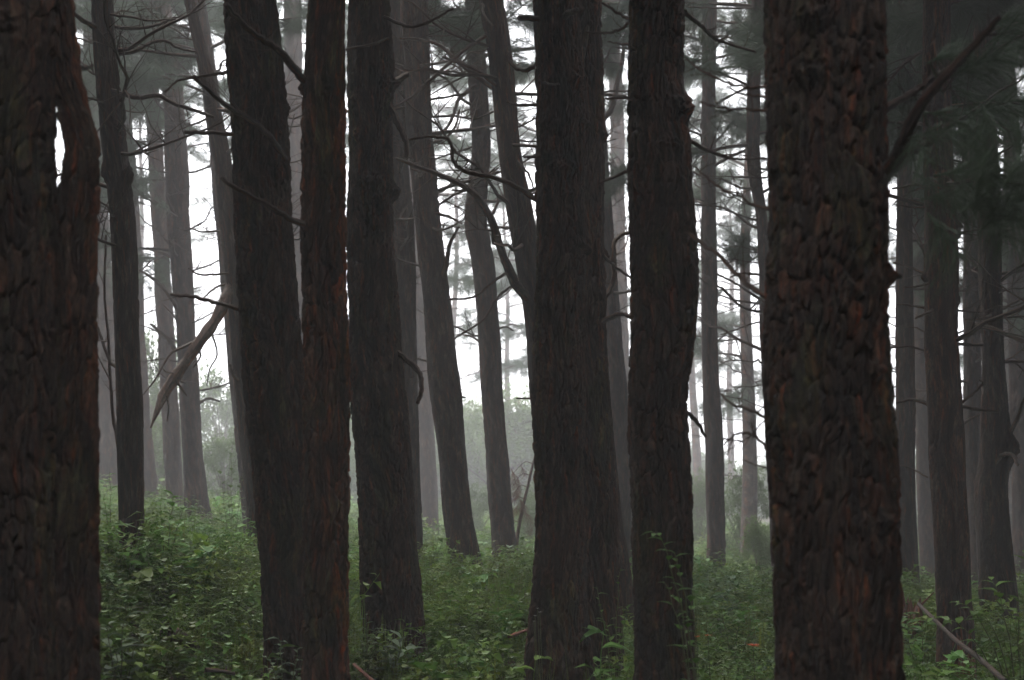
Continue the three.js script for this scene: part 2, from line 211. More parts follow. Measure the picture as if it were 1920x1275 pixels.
// ---------------------------------------------------------------- trunks
function curveOf(t, pts) { // centre line and radius by height
  const k = pts.map(([px, py, w]) => { const v = at(px, py, t.D); return { x: v.x, y: v.y, r: w / 2 * v.s }; }).sort((a, b) => a.y - b.y);
  const n = k.length, top = k[n - 1], m = [];
  for (let i = 0; i < n; i++) { const a = k[Math.max(0, i - 1)], b = k[Math.min(n - 1, i + 1)]; m.push([(b.x - a.x) / (b.y - a.y), (b.r - a.r) / (b.y - a.y)]); }
  const gy = ground(k[0].x, -t.D); t = { ...t, H: Math.max(t.H, EYE + 0.325 * t.D + 5) };
  return {
    gy, top: top.y, H: t.H + gy,
    at(y) {
      if (y <= k[0].y) { const h = Math.max(0, y - gy); return { x: k[0].x + m[0][0] * (y - k[0].y), r: k[0].r * (1 + 0.22 * Math.exp(-h / 0.12)) }; }
      if (y >= top.y) { const d = y - top.y, f = clamp(d / Math.max(1, t.H + gy - top.y), 0, 1); return { x: top.x + m[n - 1][0] * 2.5 * (1 - Math.exp(-d / 2.5)), r: Math.max(0.02, top.r * Math.pow(1 - f, 0.7)) }; }
      let i = 0; while (k[i + 1].y < y) i++;
      const a = k[i], b = k[i + 1], h = b.y - a.y, s = (y - a.y) / h, s2 = s * s, s3 = s2 * s, A = 2 * s3 - 3 * s2 + 1, B = s3 - 2 * s2 + s, C = -2 * s3 + 3 * s2, E = s3 - s2;
      return { x: A * a.x + B * h * m[i][0] + C * b.x + E * h * m[i + 1][0], r: A * a.r + B * h * m[i][1] + C * b.r + E * h * m[i + 1][1] };
    },
  };
}
const hash = (x, y, k) => { let h = Math.imul(x, 374761393) ^ Math.imul(y, 668265263) ^ Math.imul(k, 2147483647 - 61); h = Math.imul(h ^ h >>> 13, 1274126177); return ((h ^ h >>> 16) >>> 0) / 4294967296; };
function plates(u, v, round, k) { // long bark plates round a trunk: [distance to the nearest crack, random of the plate, another]
  const iu = Math.floor(u), iv = Math.floor(v); let f1 = 9, f2 = 9, id = 0, id2 = 0;
  for (let a = -1; a <= 1; a++) for (let b = -1; b <= 1; b++) {
    const cu = ((iu + a) % round + round) % round, cv = iv + b, h = hash(cu, cv, k), dx = iu + a + 0.12 + 0.76 * h - u, dy = cv + 0.1 + 0.8 * hash(cu, cv, k + 7) - v, d = Math.sqrt(dx * dx + dy * dy);
    if (d < f1) { f2 = f1; f1 = d; id = hash(cu, cv, k + 3); id2 = hash(cu, cv, k + 5); } else if (d < f2) f2 = d;
  }
  return [f2 - f1, id, id2];
}
function trunkGeo(t, c, seed, o) { // in the tree's own axes; bark plates and cracks as relief
  const g = new Geo(), D = t.D, near = D < 8.5 ? 2 : D < 12 ? 1 : 0, lowY = Math.max(c.gy - 0.25, EYE - 0.135 * D - 0.25), vis = EYE + 0.335 * D + 0.2, step = near === 2 ? 0.0075 : near ? 0.0105 : clamp(D * 0.0018, 0.022, 0.07), R0 = c.at(EYE + 0.1 * D).r;
  const cols = near === 2 ? 176 : near ? 150 : D < 18 ? 72 : 40, ys = []; let y = c.gy - 0.25;
  while (y < lowY) { ys.push(y); y += 0.08; } while (y < vis && y < c.H) { ys.push(y); y += step; } while (y < c.H) { ys.push(y); y += 0.3; } ys.push(c.H);
  const x0 = c.at(c.gy).x, pw = near ? 0.028 + 0.012 * hash(seed, 1, 1) : 0.05, ph = pw * (3.3 + 2.2 * hash(seed, 2, 2)), round = Math.max(6, Math.round(TAU * R0 / pw)), deep = (near ? 0.017 : 0.014) * clamp(R0 / 0.12, 0.6, 1.25), lobes = 4 + Math.floor(3 * hash(seed, 3, 3));
  const knots = (t.k ?? []).map(([py, side, amp, size]) => { const v = at(960, py, D); return { y: v.y, a: side === 0 ? Math.PI * 0.5 + noise(py * 0.37, seed, 1) * 1.6 : side > 0 ? (side < 1 ? 0.8 : 0.15) : Math.PI - 0.15, amp, size }; });
  for (let j = 0; j < ys.length; j++) {
    const yy = ys[j], { x, r } = c.at(yy), h = Math.max(0, yy - c.gy), fl = 0.2 * Math.exp(-h / 0.16);
    for (let i = 0; i <= cols; i++) {
      const f = i / cols, a = near ? (f < 0.78 ? -0.2 + f / 0.78 * 3.54 : 3.34 + (f - 0.78) / 0.22 * (TAU - 3.54)) : f * TAU, ca = Math.cos(a), sa = Math.sin(a), X = ca * r, Z = sa * r, aa = (a + TAU) % TAU;
      const wu = noise(X * 9, yy * 3.2, Z * 9 + seed) * 1.25 + noise(X * 34, yy * 13, Z * 34 + seed) * 0.42, wv = noise(X * 7 + 40, yy * 2.4, Z * 7 + seed) * 1.3, rough = clamp(0.75 + 1.3 * noise(X * 4 + 9, yy * 1.7 + seed, Z * 4), 0.3, 1.35);
      const [e, id, id2] = plates(aa / TAU * round + wu + round, yy / ph + wv + 50, round, seed), crack = sstep(0.03, 0.24, e), [e2] = plates(aa / TAU * round * 2 + wu * 1.5 + round, yy / ph * 2.3 + wv, round * 2, seed + 31), fine = near ? sstep(0.02, 0.16, e2) : 1;
      const flake = noise(X * 26, yy * 15 + seed, Z * 26), ledge = sstep(0.02, 0.09, flake) * 0.0035 + sstep(0.22, 0.27, flake) * 0.003;
      let d = (crack - 1) * deep * rough * (0.4 + 1.0 * id2) + (id - 0.7) * 0.006 * crack + (near ? ledge * crack + (fine - 1) * 0.0035 + noise(X * 120, yy * 60, Z * 120) * 0.0016 : 0);
      d += noise(X * 3, yy * 1.4 + seed, Z * 3) * 0.011 * Math.min(1.5, r / 0.12) + noise(ca * 1.3, yy * 0.9, sa * 1.3 + seed * 7) * 0.022 * r / 0.15 + fl * r * (0.5 + 0.5 * Math.cos(lobes * a + seed));
      for (const k of knots) {
        let da = Math.abs(aa - k.a) % TAU; if (da > Math.PI) da = TAU - da; const ex = (da * r / k.size) ** 2, q = ex + ((yy - k.y) / k.size / 0.7) ** 2;
        if (q < 6) d += k.amp * Math.exp(-q) * (0.8 + 1.1 * sstep(-0.1, 0.1, noise(X * 45, yy * 45, Z * 45 + seed))) - k.amp * 0.5 * Math.exp(-ex * 0.8 - ((yy - k.y + k.size) / k.size / 0.3) ** 2);
      }
      const rr = Math.max(0.004, r + d); g.v(x - x0 + ca * rr, yy - c.gy, sa * rr, a / TAU * Math.round(TAU * R0 * 1.6 + 0.5) / 1.6, yy);
      // every plate has its own tone; rust-coloured flakes where the photograph shows them
      const tone = (0.55 + 0.75 * id) * (1 + 0.45 * noise(X * 5, yy * 1.2 + 3, Z * 5 + seed * 2)) + 0.3 * noise(X * 48, yy * 11, Z * 48 + seed);
      let da = Math.abs(aa - 0.05); da = Math.min(da, TAU - da);
      const om = o ? sstep(0.15, 0.6, 0.55 - da * 0.42 + (id2 - 0.5) * 0.6 + noise(X * 14, yy * 1.2, Z * 14 + seed) * 0.5 + noise(X * 60, yy * 16, Z * 60) * 0.3) * o * 2.1 : 0;
      const rd = id2 > 0.72 ? 0.55 : 0, moss = near ? sstep(0.16, 0.42, noise(X * 6 + 15, yy * 2.1, Z * 6 + seed * 4) + 0.3 * noise(X * 55, yy * 40, Z * 55)) : 0;
      g.c.push(clamp(tone * (1 + om * 1.7 + rd * 0.55 - moss * 0.1), 0.12, 4), clamp(tone * (1 + om * 0.5 + rd * 0.12 + moss * 0.25), 0.12, 3), clamp(tone * (1 - om * 0.2 - rd * 0.1 - moss * 0.25), 0.1, 2));
    }
  }
  const w = cols + 1;
  for (let j = 0; j < ys.length - 1; j++) for (let i = 0; i < cols; i++) { const a = j * w + i; g.i.push(a, a + w, a + 1, a + 1, a + w, a + w + 1); }
  return g.build();
}

// ---------------------------------------------------------------- dead branches and live limbs, a few shapes of each
function twiggy(g, pts, rad, R, level, n, len) { // side twigs along a branch
  for (let k = 0; k < n; k++) {
    const f = 0.2 + 0.75 * R(), i = Math.min(pts.length - 2, Math.floor(f * (pts.length - 1))), o = pts[i], T0 = pts[i + 1].clone().sub(o).normalize();
    const side = V(R() - 0.5, R() - 0.45, R() - 0.5).normalize(), d = T0.multiplyScalar(0.7).add(side.multiplyScalar(0.95)).normalize(), L = len * (0.35 + 0.9 * R()) * (1 - f * 0.5);
    const bend = V(R() - 0.5, R() - 0.4, R() - 0.5).multiplyScalar(0.55), q = [];
    for (let s = 0; s <= 5; s++) { const u = s / 5; q.push(o.clone().addScaledVector(d, u * L).addScaledVector(bend, u * u * L).add(V(R() - 0.5, R() - 0.5, R() - 0.5).multiplyScalar(0.05 * L * u))); }
    const r0 = Math.min(rad[i] * 0.6, 0.002 + L * 0.009); g.tube(q, q.map((_, s) => Math.max(0.0012, r0 * (1 - s / 5.6))), level ? 4 : 3, false);
    if (level > 0) twiggy(g, q, q.map((_, s) => r0 * (1 - s / 6)), R, level - 1, 3, L * 0.55);
  }
}
const deadGeos = [];
for (let k = 0; k < 10; k++) {
  const R = rng(500 + k), g = new Geo(), L = 1, up = (R() - 0.35) * 0.5, curl = (R() - 0.4) * 0.7, sw = (R() - 0.5) * 0.6, raw = [];
  for (let s = 0; s <= 7; s++) { const u = s / 7; raw.push(V(u * L, up * u + curl * u * u + (R() - 0.5) * 0.05 * (s ? 1 : 0), sw * u * u + (R() - 0.5) * 0.06 * (s ? 1 : 0))); }
  const q = smooth(raw, 2), rad = q.map((_, s) => lerp(0.0125, 0.003, Math.pow(s / (q.length - 1), 0.8)));
  g.tube(q, rad, 6); twiggy(g, q, rad, R, 1, 10, 0.5); deadGeos.push(g.build());
}
const tuftGeo = (() => { // one weeping brush of needles at a twig's end
  const R = rng(77), g = new Geo(); g.tube([V(0, 0, 0), V(0.1, 0.02, 0), V(0.2, 0.02, 0)], [0.004, 0.003, 0.002], 4);
  for (let k = 0; k < 84; k++) {
    const s = R() * 0.2, a = R() * TAU, o = V(s, 0.02 * s / 0.2, 0), d = V(0.75 + 0.5 * R(), Math.cos(a) * 0.8, Math.sin(a) * 0.8).normalize(), L = 0.13 + 0.09 * R(), side = V(R() - 0.5, R() - 0.5, R() - 0.5).cross(d).normalize().multiplyScalar(0.0013);
    const m = o.clone().addScaledVector(d, L * 0.55).add(V(0, -0.012, 0)), e = o.clone().addScaledVector(d, L).add(V(0, -0.06 - 0.04 * R(), 0));
    const A = g.v(...o.clone().add(side)), B = g.v(...o.clone().sub(side)), C = g.v(...m.clone().add(side)), E = g.v(...m.clone().sub(side)), F = g.v(...e);
    g.tri(A, B, C); g.tri(B, E, C); g.tri(C, E, F);
  }
  return g.build();
})();
const limbs = []; // live limbs of length 1: tube, and where the needle brushes sit
for (let k = 0; k < 8; k++) {
  const R = rng(900 + k), g = new Geo(), raw = [], up = 0.12 + R() * 0.3, sw = (R() - 0.5) * 0.5;
  for (let s = 0; s <= 6; s++) { const u = s / 6; raw.push(V(u, up * u - 0.25 * u * u + (R() - 0.5) * 0.03, sw * u * u + (R() - 0.5) * 0.04)); }
  const q = smooth(raw, 2), rad = q.map((_, s) => lerp(0.014, 0.003, s / (q.length - 1))), spots = []; g.tube(q, rad, 5, false);
  for (let j = 0; j < 13; j++) {
    const f = 0.3 + 0.7 * (j / 12), i = Math.min(q.length - 2, Math.floor(f * (q.length - 1))), o = q[i], sd = j % 2 ? 1 : -1, L = (0.34 - 0.22 * f) * (0.6 + 0.7 * R());
    const d = V(0.75, (R() - 0.45) * 0.7, sd * (0.5 + 0.5 * R())).normalize(), tw = []; for (let s = 0; s <= 3; s++) tw.push(o.clone().addScaledVector(d, L * s / 3).add(V(0, -0.06 * (s / 3) ** 2, 0)));
    g.tube(tw, [0.005, 0.004, 0.003, 0.002], 3, false);
    for (let s = 1; s <= 4; s++) { const u = s / 4 * 0.97, p = tw[Math.min(3, Math.round(u * 3))]; spots.push([p.clone().add(V(R() - 0.5, R() - 0.5, R() - 0.5).multiplyScalar(0.09)), d.clone().add(V(R() - 0.5, R() - 0.55, R() - 0.5).multiplyScalar(1.1)).normalize()]); }
  }
  limbs.push({ geo: g.build(), spots });
}
const XAX = V(1, 0, 0);
function crownOf(R, cs, H, reach, axis, density = 1, low) { // limbs [matrix, shape] and brush matrices, tree axes
  const out = { limbs: [], brush: [] }; let y = cs, turn = R() * 6;
  const add = (m) => {
    const shape = Math.floor(R() * limbs.length); out.limbs.push([m, shape]);
    for (const [p, d] of limbs[shape].spots) {
      const P = p.clone().applyMatrix4(m), Dv = d.clone().transformDirection(m), sc = 0.95 + 0.5 * R();
      out.brush.push(new THREE.Matrix4().compose(P, new THREE.Quaternion().setFromUnitVectors(XAX, Dv), V(sc, sc, sc)));
    }
  };
  if (low) for (let k = 0; k < low[2]; k++) { // single live limbs below the crown: [from, to, how many, length, direction, spread]
    const h = lerp(low[0], low[1], (k + R()) / low[2]), L = low[3] * (0.7 + 0.5 * R());
    add(new THREE.Matrix4().compose(V(axis(h).x, h, 0), new THREE.Quaternion().setFromEuler(new THREE.Euler(0, low[4] + (R() * 2 - 1) * low[5], (R() - 0.45) * 0.5, 'YXZ')), V(L, L, L)));
  }
  while (y < H - 0.4) {
    const f = (y - cs) / Math.max(1, H - cs), n = Math.round((3 + R() * 2) * density + R() - 0.5);
    for (let k = 0; k < n; k++) {
      turn += 2.4 + (R() - 0.5) * 0.8;
      const L = reach * (f < 0.15 ? 0.75 + 0.35 * R() : 1.05 - 0.75 * f) * (0.7 + 0.5 * R()), c = axis(y);
      const m = new THREE.Matrix4().compose(V(c.x, y + (R() - 0.5) * 0.3, 0), new THREE.Quaternion().setFromEuler(new THREE.Euler(0, turn, (R() - 0.35) * 0.5 + f * 0.5, 'YXZ')), V(L, L, L));
      add(m);
    }
    y += 0.42 + R() * 0.3;
  }
  return out;
}
function dress(o, t, R, axis, cs, H, reach) { // crown and dead branches of a tree
  const c = crownOf(R, cs, H, reach, axis, t.den ?? (t.D > 8.5 && t.D < 18 ? 0.16 : t.D < 8.5 ? 1.8 : 0.4), t.low);
  for (const [m, s] of c.limbs) { const l = mesh('limb', limbs[s].geo, twigMat, o); m.decompose(l.position, l.quaternion, l.scale); }
  const brush = c.brush.concat(t.brush ?? []);
  copies('crown', tuftGeo, needleMat, brush, o).userData.kind = 'stuff';
  const n = t.dead ? Math.round(t.dead[2] * 1.7) : 0;
  for (let k = 0; k < n; k++) {
    const y = lerp(t.dead[0], t.dead[1], (k + R()) / n), a = R() * TAU, L = 0.7 + 1.3 * R(), x = axis(y);
    const b = mesh('branch', deadGeos[Math.floor(R() * 10)], twigMat, o); b.position.set(x.x, y, 0); b.rotation.set(0, a, (R() - 0.4) * 0.5, 'YXZ'); b.scale.setScalar(L);
  }
}
const trees = {};
let seed = 1;
for (const [key, t] of Object.entries(T)) {
  seed++; const R = rng(seed * 31), c = curveOf(t, t.p), x0 = c.at(c.gy).x, o = group('pine_tree', t.label, 'tree', V(x0, c.gy, -t.D), LONG);
  mesh('trunk', trunkGeo(t, c, seed, t.o), barks[t.m], o);
  if (t.q) { const c2 = curveOf({ ...t, H: t.H - 2 }, t.q); const s = mesh('trunk', trunkGeo({ ...t, k: [] }, c2, seed + 50, 0.3), barks[t.m], o); s.position.set(c2.at(c2.gy).x - x0, c2.gy - c.gy, -0.05); }
  trees[key] = { o, t, c, x0 };
  t.brush = [];
}
// dead branches the photograph shows: [tree, width at root, at tip, metres nearer (-) or farther (+) at the tip, root x, y, ... tip x, y]
const B = [
  ['rusty', 17, 10, -0.5, 572, 152, 547, 123, 520, 90, 480, 67, 447, 37, 423, 7], ['leanleft', 14, 7, -0.7, 535, 300, 507, 257, 473, 227, 433, 203, 400, 177, 363, 143], ['rusty', 12, 7, -0.4, 575, 424, 533, 403, 500, 383, 450, 357, 413, 333],
  ['leanleft', 9, 7, -0.2, 445, 251, 395, 249, 347, 247], ['leanleft', 8, 4, 0.1, 440, 130, 410, 138, 370, 144, 333, 152, 310, 172], ['leanleft', 9, 6, 0.2, 452, 579, 407, 568, 367, 557, 320, 552],
  ['darkslim', 11, 6, -0.5, 178, 52, 150, 34, 130, 18], ['darkslim', 8, 4, 0.4, 208, 50, 253, 53, 293, 47, 320, 35, 350, 30], ['darkslim', 6, 3, -0.3, 208, 28, 247, 32, 277, 38, 330, 36], ['darkslim', 9, 4, 0.5, 215, 102, 250, 97, 283, 80, 310, 77, 333, 90, 367, 97],
  ['darkslim', 10, 6, -0.4, 205, 168, 227, 175, 257, 183, 300, 180, 333, 197, 373, 210, 402, 220], ['darkslim', 8, 4, 0.3, 222, 690, 207, 678, 187, 625, 170, 588], ['darkslim', 7, 4, 0.3, 222, 840, 210, 760, 203, 640, 196, 540, 199, 440],
  ['twin', 9, 7, 0.2, 140, 128, 160, 126, 174, 123],
  ['greyleft', 9, 5, -0.3, 330, 660, 317, 638, 300, 622, 282, 607], ['greyleft', 9, 4, 0.4, 328, 484, 300, 472, 283, 468, 257, 465], ['greyleft', 11, 5, -0.4, 340, 590, 326, 566, 313, 548, 290, 525, 260, 505], ['greyleft', 6, 3, 0.3, 342, 612, 320, 585, 296, 560], ['greyleft', 7, 3, 0.2, 372, 757, 390, 747, 413, 753],
  ['limbtree', 5, 3, -0.3, 440, 510, 400, 515, 370, 513, 353, 502], ['limbtree', 5, 3, 0.3, 425, 433, 410, 433, 380, 435, 357, 428], ['limbtree', 8, 4, -0.2, 455, 714, 441, 708, 434, 695, 432, 683], ['limbtree', 6, 3, 0.2, 437, 528, 420, 533, 400, 542, 382, 558],
  ['knotty', 8, 4, -0.4, 716, 30, 750, 45, 773, 50, 800, 43, 830, 27, 850, 16], ['knotty', 7, 5, -0.3, 728, 73, 700, 82, 650, 93], ['knotty', 19, 10, 0.1, 728, 168, 745, 152, 765, 138], ['knotty', 14, 8, -0.2, 728, 195, 748, 235, 760, 262, 763, 292], ['knotty', 12, 8, -0.2, 735, 655, 760, 672, 780, 690, 790, 710, 790, 732, 783, 757],
  ['behindknotty', 6, 3, 0.3, 772, 672, 790, 674, 808, 680], ['behindknotty', 7, 3, 0.5, 757, 222, 800, 190, 850, 180, 900, 168],
  ['forked', 12, 5, 0.5, 932, 170, 887, 137, 853, 110, 827, 87, 790, 75, 750, 72], ['forked', 9, 4, -0.4, 930, 160, 895, 133, 860, 118, 828, 106], ['forked', 8, 4, -0.5, 910, 68, 880, 87, 840, 120, 803, 153, 773, 180, 740, 200], ['forked', 20, 6, -0.6, 990, 560, 965, 530, 940, 470, 918, 405, 888, 362, 848, 338, 800, 318, 742, 297], ['forked', 8, 4, 0.3, 900, 368, 880, 358, 848, 357], ['forked', 7, 4, 0.4, 985, 530, 953, 512, 917, 535, 887, 557, 843, 561], ['forked', 6, 3, -0.3, 975, 540, 960, 537, 930, 562, 907, 598, 873, 622, 848, 637], ['forked', 6, 3, -0.3, 905, 5, 907, 27, 925, 48], ['forked', 6, 3, 0.3, 925, 400, 934, 375, 928, 352], ['forked', 6, 3, -0.3, 965, 300, 990, 325, 1000, 352],
  ['kinked', 9, 5, -0.4, 905, 155, 887, 163, 860, 187, 850, 217, 837, 240, 820, 257], ['kinked', 5, 3, 0.3, 905, 648, 887, 632, 867, 627], ['kinked', 4, 3, 0.2, 930, 622, 938, 615, 950, 613, 963, 620], ['leanmid', 11, 5, -0.3, 828, 520, 837, 498, 842, 462, 852, 442, 860, 425], ['leanmid', 7, 3, -0.3, 815, 400, 845, 408, 866, 420], ['leanmid', 7, 3, 0.4, 806, 268, 830, 262, 852, 240, 862, 205], ['leanmid', 6, 3, 0.2, 858, 745, 872, 745],
  ['central', 11, 5, 0.4, 1012, 377, 973, 353, 933, 335, 880, 323, 853, 307, 847, 277, 840, 260, 807, 257, 767, 260], ['central', 13, 11, -0.1, 1010, 36, 990, 34, 972, 33], ['central', 7, 5, 0.2, 1012, 196, 973, 197, 950, 191], ['central', 7, 5, -0.2, 1012, 293, 983, 296], ['central', 10, 6, 0.3, 1010, 122, 990, 130, 973, 130, 958, 118, 952, 98], ['central', 15, 11, -0.3, 1052, 38, 1066, 26, 1081, 18], ['central', 5, 3, 0.3, 1004, 747, 968, 747], ['central', 7, 4, -0.2, 1012, 150, 1030, 158, 1050, 157],
  ['centralpair', 7, 4, -0.3, 1124, 470, 1151, 498, 1176, 516, 1195, 525], ['centralpair', 11, 7, 0.2, 1128, 566, 1148, 532, 1152, 488, 1151, 458, 1163, 442, 1181, 435], ['centralpair', 10, 7, -0.2, 1126, 606, 1151, 592, 1173, 590, 1190, 600, 1194, 608], ['greyslot', 12, 8, 0.2, 1128, 226, 1147, 203, 1157, 157, 1167, 117, 1170, 77],
  ['straight', 7, 4, 0.3, 1188, 36, 1160, 55, 1137, 62, 1097, 60], ['straight', 8, 5, 0.2, 1186, 36, 1173, 33, 1153, 20, 1128, 5], ['straight', 7, 4, -0.2, 1190, 187, 1160, 183, 1135, 185], ['straight', 8, 5, 0.3, 1186, 318, 1173, 323, 1123, 343], ['straight', 6, 3, 0.3, 1186, 85, 1165, 82, 1140, 78], ['straight', 10, 5, 0.6, 1284, 22, 1305, 40, 1323, 57, 1347, 75, 1380, 87, 1418, 97], ['straight', 9, 6, 0.4, 1290, 775, 1310, 795, 1321, 817], ['straight', 9, 3, 0.6, 1290, 262, 1330, 283, 1363, 295, 1397, 298, 1440, 297],
  ['wavythin', 5, 3, -0.3, 1412, 15, 1350, 15, 1290, 13], ['wavythin', 6, 3, 0.4, 1432, 427, 1410, 424, 1373, 397, 1347, 388, 1300, 383], ['wavythin', 6, 3, -0.3, 1435, 567, 1400, 545, 1373, 528, 1343, 513], ['wavythin', 5, 3, 0.3, 1432, 571, 1380, 563, 1347, 553], ['wavythin', 4, 2, 0.2, 1434, 602, 1407, 608, 1380, 618, 1350, 628], ['wavythin', 6, 3, 0.2, 1425, 515, 1390, 513, 1368, 520],
  ['widest', 7, 4, 0.5, 1442, 163, 1397, 163, 1357, 153, 1313, 130, 1287, 110], ['widest', 7, 4, 0.3, 1444, 182, 1397, 177, 1363, 163], ['widest', 7, 4, 0.4, 1444, 207, 1390, 205, 1340, 200, 1313, 190], ['widest', 7, 4, 0.5, 1455, 397, 1420, 387, 1390, 370, 1357, 357, 1330, 337, 1300, 310], ['widest', 13, 8, 0.6, 1455, 562, 1407, 538, 1380, 512, 1347, 478, 1292, 440], ['widest', 8, 4, 0.4, 1452, 788, 1437, 783, 1407, 768, 1373, 758, 1350, 737], ['widest', 8, 4, 0.4, 1455, 862, 1443, 847, 1427, 828, 1403, 813, 1380, 813, 1357, 835], ['widest', 15, 11, 0.1, 1655, 520, 1690, 520], ['widest', 5, 3, 0.4, 1455, 878, 1420, 873, 1395, 862],
  ['widest', 34, 9, -0.5, 1650, 340, 1672, 310, 1692, 270, 1711, 221, 1751, 166, 1822, 90, 1874, 33], ['widest', 18, 9, 0.3, 1682, 292, 1710, 285, 1743, 268, 1790, 225], ['widest', 17, 10, 0.4, 1652, 210, 1690, 187, 1716, 171, 1756, 142, 1800, 120],
  ['collared', 7, 4, 0.3, 1740, 514, 1707, 502, 1675, 492], ['collared', 6, 3, -0.3, 1740, 531, 1715, 538, 1697, 538], ['collared', 6, 3, 0.2, 1740, 577, 1710, 573, 1680, 569], ['collared', 6, 4, -0.4, 1752, 580, 1735, 588, 1717, 596], ['collared', 8, 5, 0.2, 1746, 760, 1710, 750, 1680, 756], ['collared', 7, 5, 0.2, 1800, 762, 1837, 768, 1870, 772], ['collared', 6, 3, -0.3, 1800, 757, 1825, 738, 1842, 720, 1836, 712], ['collared', 6, 3, 0.3, 1800, 800, 1820, 785, 1838, 777], ['collared', 7, 4, -0.3, 1742, 348, 1710, 347, 1673, 353], ['collared', 6, 3, 0.3, 1742, 350, 1713, 357, 1677, 380], ['collared', 6, 3, 0.2, 1740, 388, 1710, 388, 1680, 385], ['collared', 4, 2, 0.2, 1740, 895, 1700, 875, 1685, 872], ['collared', 6, 3, -0.4, 1768, 520, 1770, 490, 1766, 463],
  ['burled', 7, 4, -0.4, 1860, 590, 1840, 597, 1810, 600], ['burled', 7, 4, 0.4, 1866, 590, 1882, 578, 1922, 556], ['burled', 10, 7, -0.5, 1828, 608, 1863, 617, 1925, 642], ['burled', 9, 6, -0.2, 1893, 812, 1912, 775, 1921, 745], ['burled', 9, 6, -0.3, 1862, 882, 1877, 855, 1897, 852, 1909, 872], ['burled', 6, 3, -0.4, 1850, 392, 1835, 396, 1813, 414], ['burled', 9, 5, -0.5, 1862, 250, 1880, 267, 1925, 278], ['burled', 5, 3, -0.2, 1845, 500, 1850, 455, 1848, 425],
];
let bn = 0;
for (const [key, w0, w1, dz, ...xy] of B) {
  const { o, t } = trees[key], R = rng(3000 + bn++), n = xy.length / 2, raw = [];
  for (let k = 0; k < n; k++) { const v = at(xy[2 * k], xy[2 * k + 1], t.D + (dz < 0 ? -0.06 : 0.04) + dz * (k / (n - 1))); v.sub(o.position); raw.push(v); }
  const s = at(960, 637, t.D).s, q = n > 2 ? smooth(raw, 5) : [raw[0], raw[0].clone().lerp(raw[1], 0.5), raw[1]], rad = q.map((_, k) => lerp(w0, w1, k / (q.length - 1)) / 2 * s * (0.92 + 0.16 * R()));
  for (let k = 1; k < q.length; k++) q[k].add(V(R() - 0.5, R() - 0.5, R() - 0.5).multiplyScalar(Math.min(rad[k] * 1.5, 0.009)));
  const g = new Geo().tube(q, rad, 7); if (n > 3) twiggy(g, q, rad, R, 1, n + 3, Math.min(0.7, 0.35 * raw[0].distanceTo(raw[n - 1])));
  mesh('branch', g.build(), w0 > 14 && key === 'widest' ? barks[1] : twigMat, o);
}
{ // the broken limb hung up on the thin leaning tree, with its own twigs
  const { o, t } = trees.limbtree, R = rng(41), P = (l, d0, d1) => l.map(([x, y], k) => at(x, y, t.D + lerp(d0, d1, k / (l.length - 1))).sub(o.position)), s = at(960, 637, t.D).s;
  const q = smooth(P([[436, 532], [424, 560], [402, 603], [374, 641], [341, 689], [309, 737], [297, 764], [283, 802]], 0, -0.7), 4), rad = q.map((_, k) => { const u = k / (q.length - 1); return (u < 0.78 ? lerp(11.5, 10, u) : lerp(9, 1.5, (u - 0.78) / 0.22)) * s * (0.86 + 0.28 * R()); });
  const limb = mesh('broken_limb', new Geo().tube(q, rad, 10).build(), deadMat, o); limb.userData.label = 'thick broken grey limb hanging down to the left';
  for (const [w, l, a, b] of [[7, [[378, 634], [345, 650], [320, 663], [290, 713], [264, 745]], -0.3, -0.6], [4, [[395, 618], [407, 665], [393, 692], [388, 723]], -0.2, 0.1], [5, [[372, 655], [376, 668], [362, 690]], -0.3, -0.1], [5, [[330, 715], [345, 735], [350, 742]], -0.5, -0.3], [4, [[312, 742], [316, 765], [313, 790]], -0.6, -0.5], [4, [[325, 700], [312, 697], [304, 690]], -0.5, -0.6]]) {
    const qq = smooth(P(l, a, b), 4); mesh('twig', new Geo().tube(qq, qq.map((_, k) => lerp(w, 2, k / qq.length) / 2 * s), 5).build(), twigMat, limb);
  }
}
{ // needle brushes on the widest tree's low forked limb
  const { o, t } = trees.widest, R = rng(91);
  for (let k = 0; k < 34; k++) { const px = 1690 + R() * 250, py = 40 + R() * 420, v = at(px, py, t.D - 0.6 + R() * 1.2).sub(o.position), s = 0.7 + 0.4 * R(); if (py > 90 + (px - 1690) * -0.4) t.brush.push(new THREE.Matrix4().compose(v, new THREE.Quaternion().setFromUnitVectors(XAX, V(0.8 - R() * 0.8, R() - 0.6, R() - 0.5).normalize()), V(s, s, s))); }
}
for (const { o, t, c, x0 } of Object.values(trees)) dress(o, t, rng(t.D * 1000 + o.id % 1 + t.p[0][0]), (y) => ({ x: c.at(y + c.gy).x - x0 }), Math.max(t.cs, EYE + (t.D > 18 ? 0.285 : 0.325) * t.D - c.gy), Math.max(t.H, EYE + 0.325 * t.D + 5), t.D > 13 ? 2.3 : 2.1);
for (const f of FT) {
  const R = rng(f.px + 5), x = (f.px - 960) / FPX * f.D, gy = ground(x, -f.D), lean = (R() - 0.5) * 0.05, o = group('pine_tree', f.label, 'tree', V(x, gy, -f.D), LONG);
  const q = []; for (let k = 0; k <= 16; k++) { const y = f.H * k / 16 - 0.2; q.push(V(lean * y + Math.sin(y * 0.7) * 0.06, y, 0)); }
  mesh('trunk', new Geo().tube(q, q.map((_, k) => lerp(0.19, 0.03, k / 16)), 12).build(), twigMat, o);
  dress(o, { dead: [2.2, 6, 7], low: f.low, den: 0.5 }, R, (y) => ({ x: lean * y }), f.H - 3, f.H, 2.2);
}

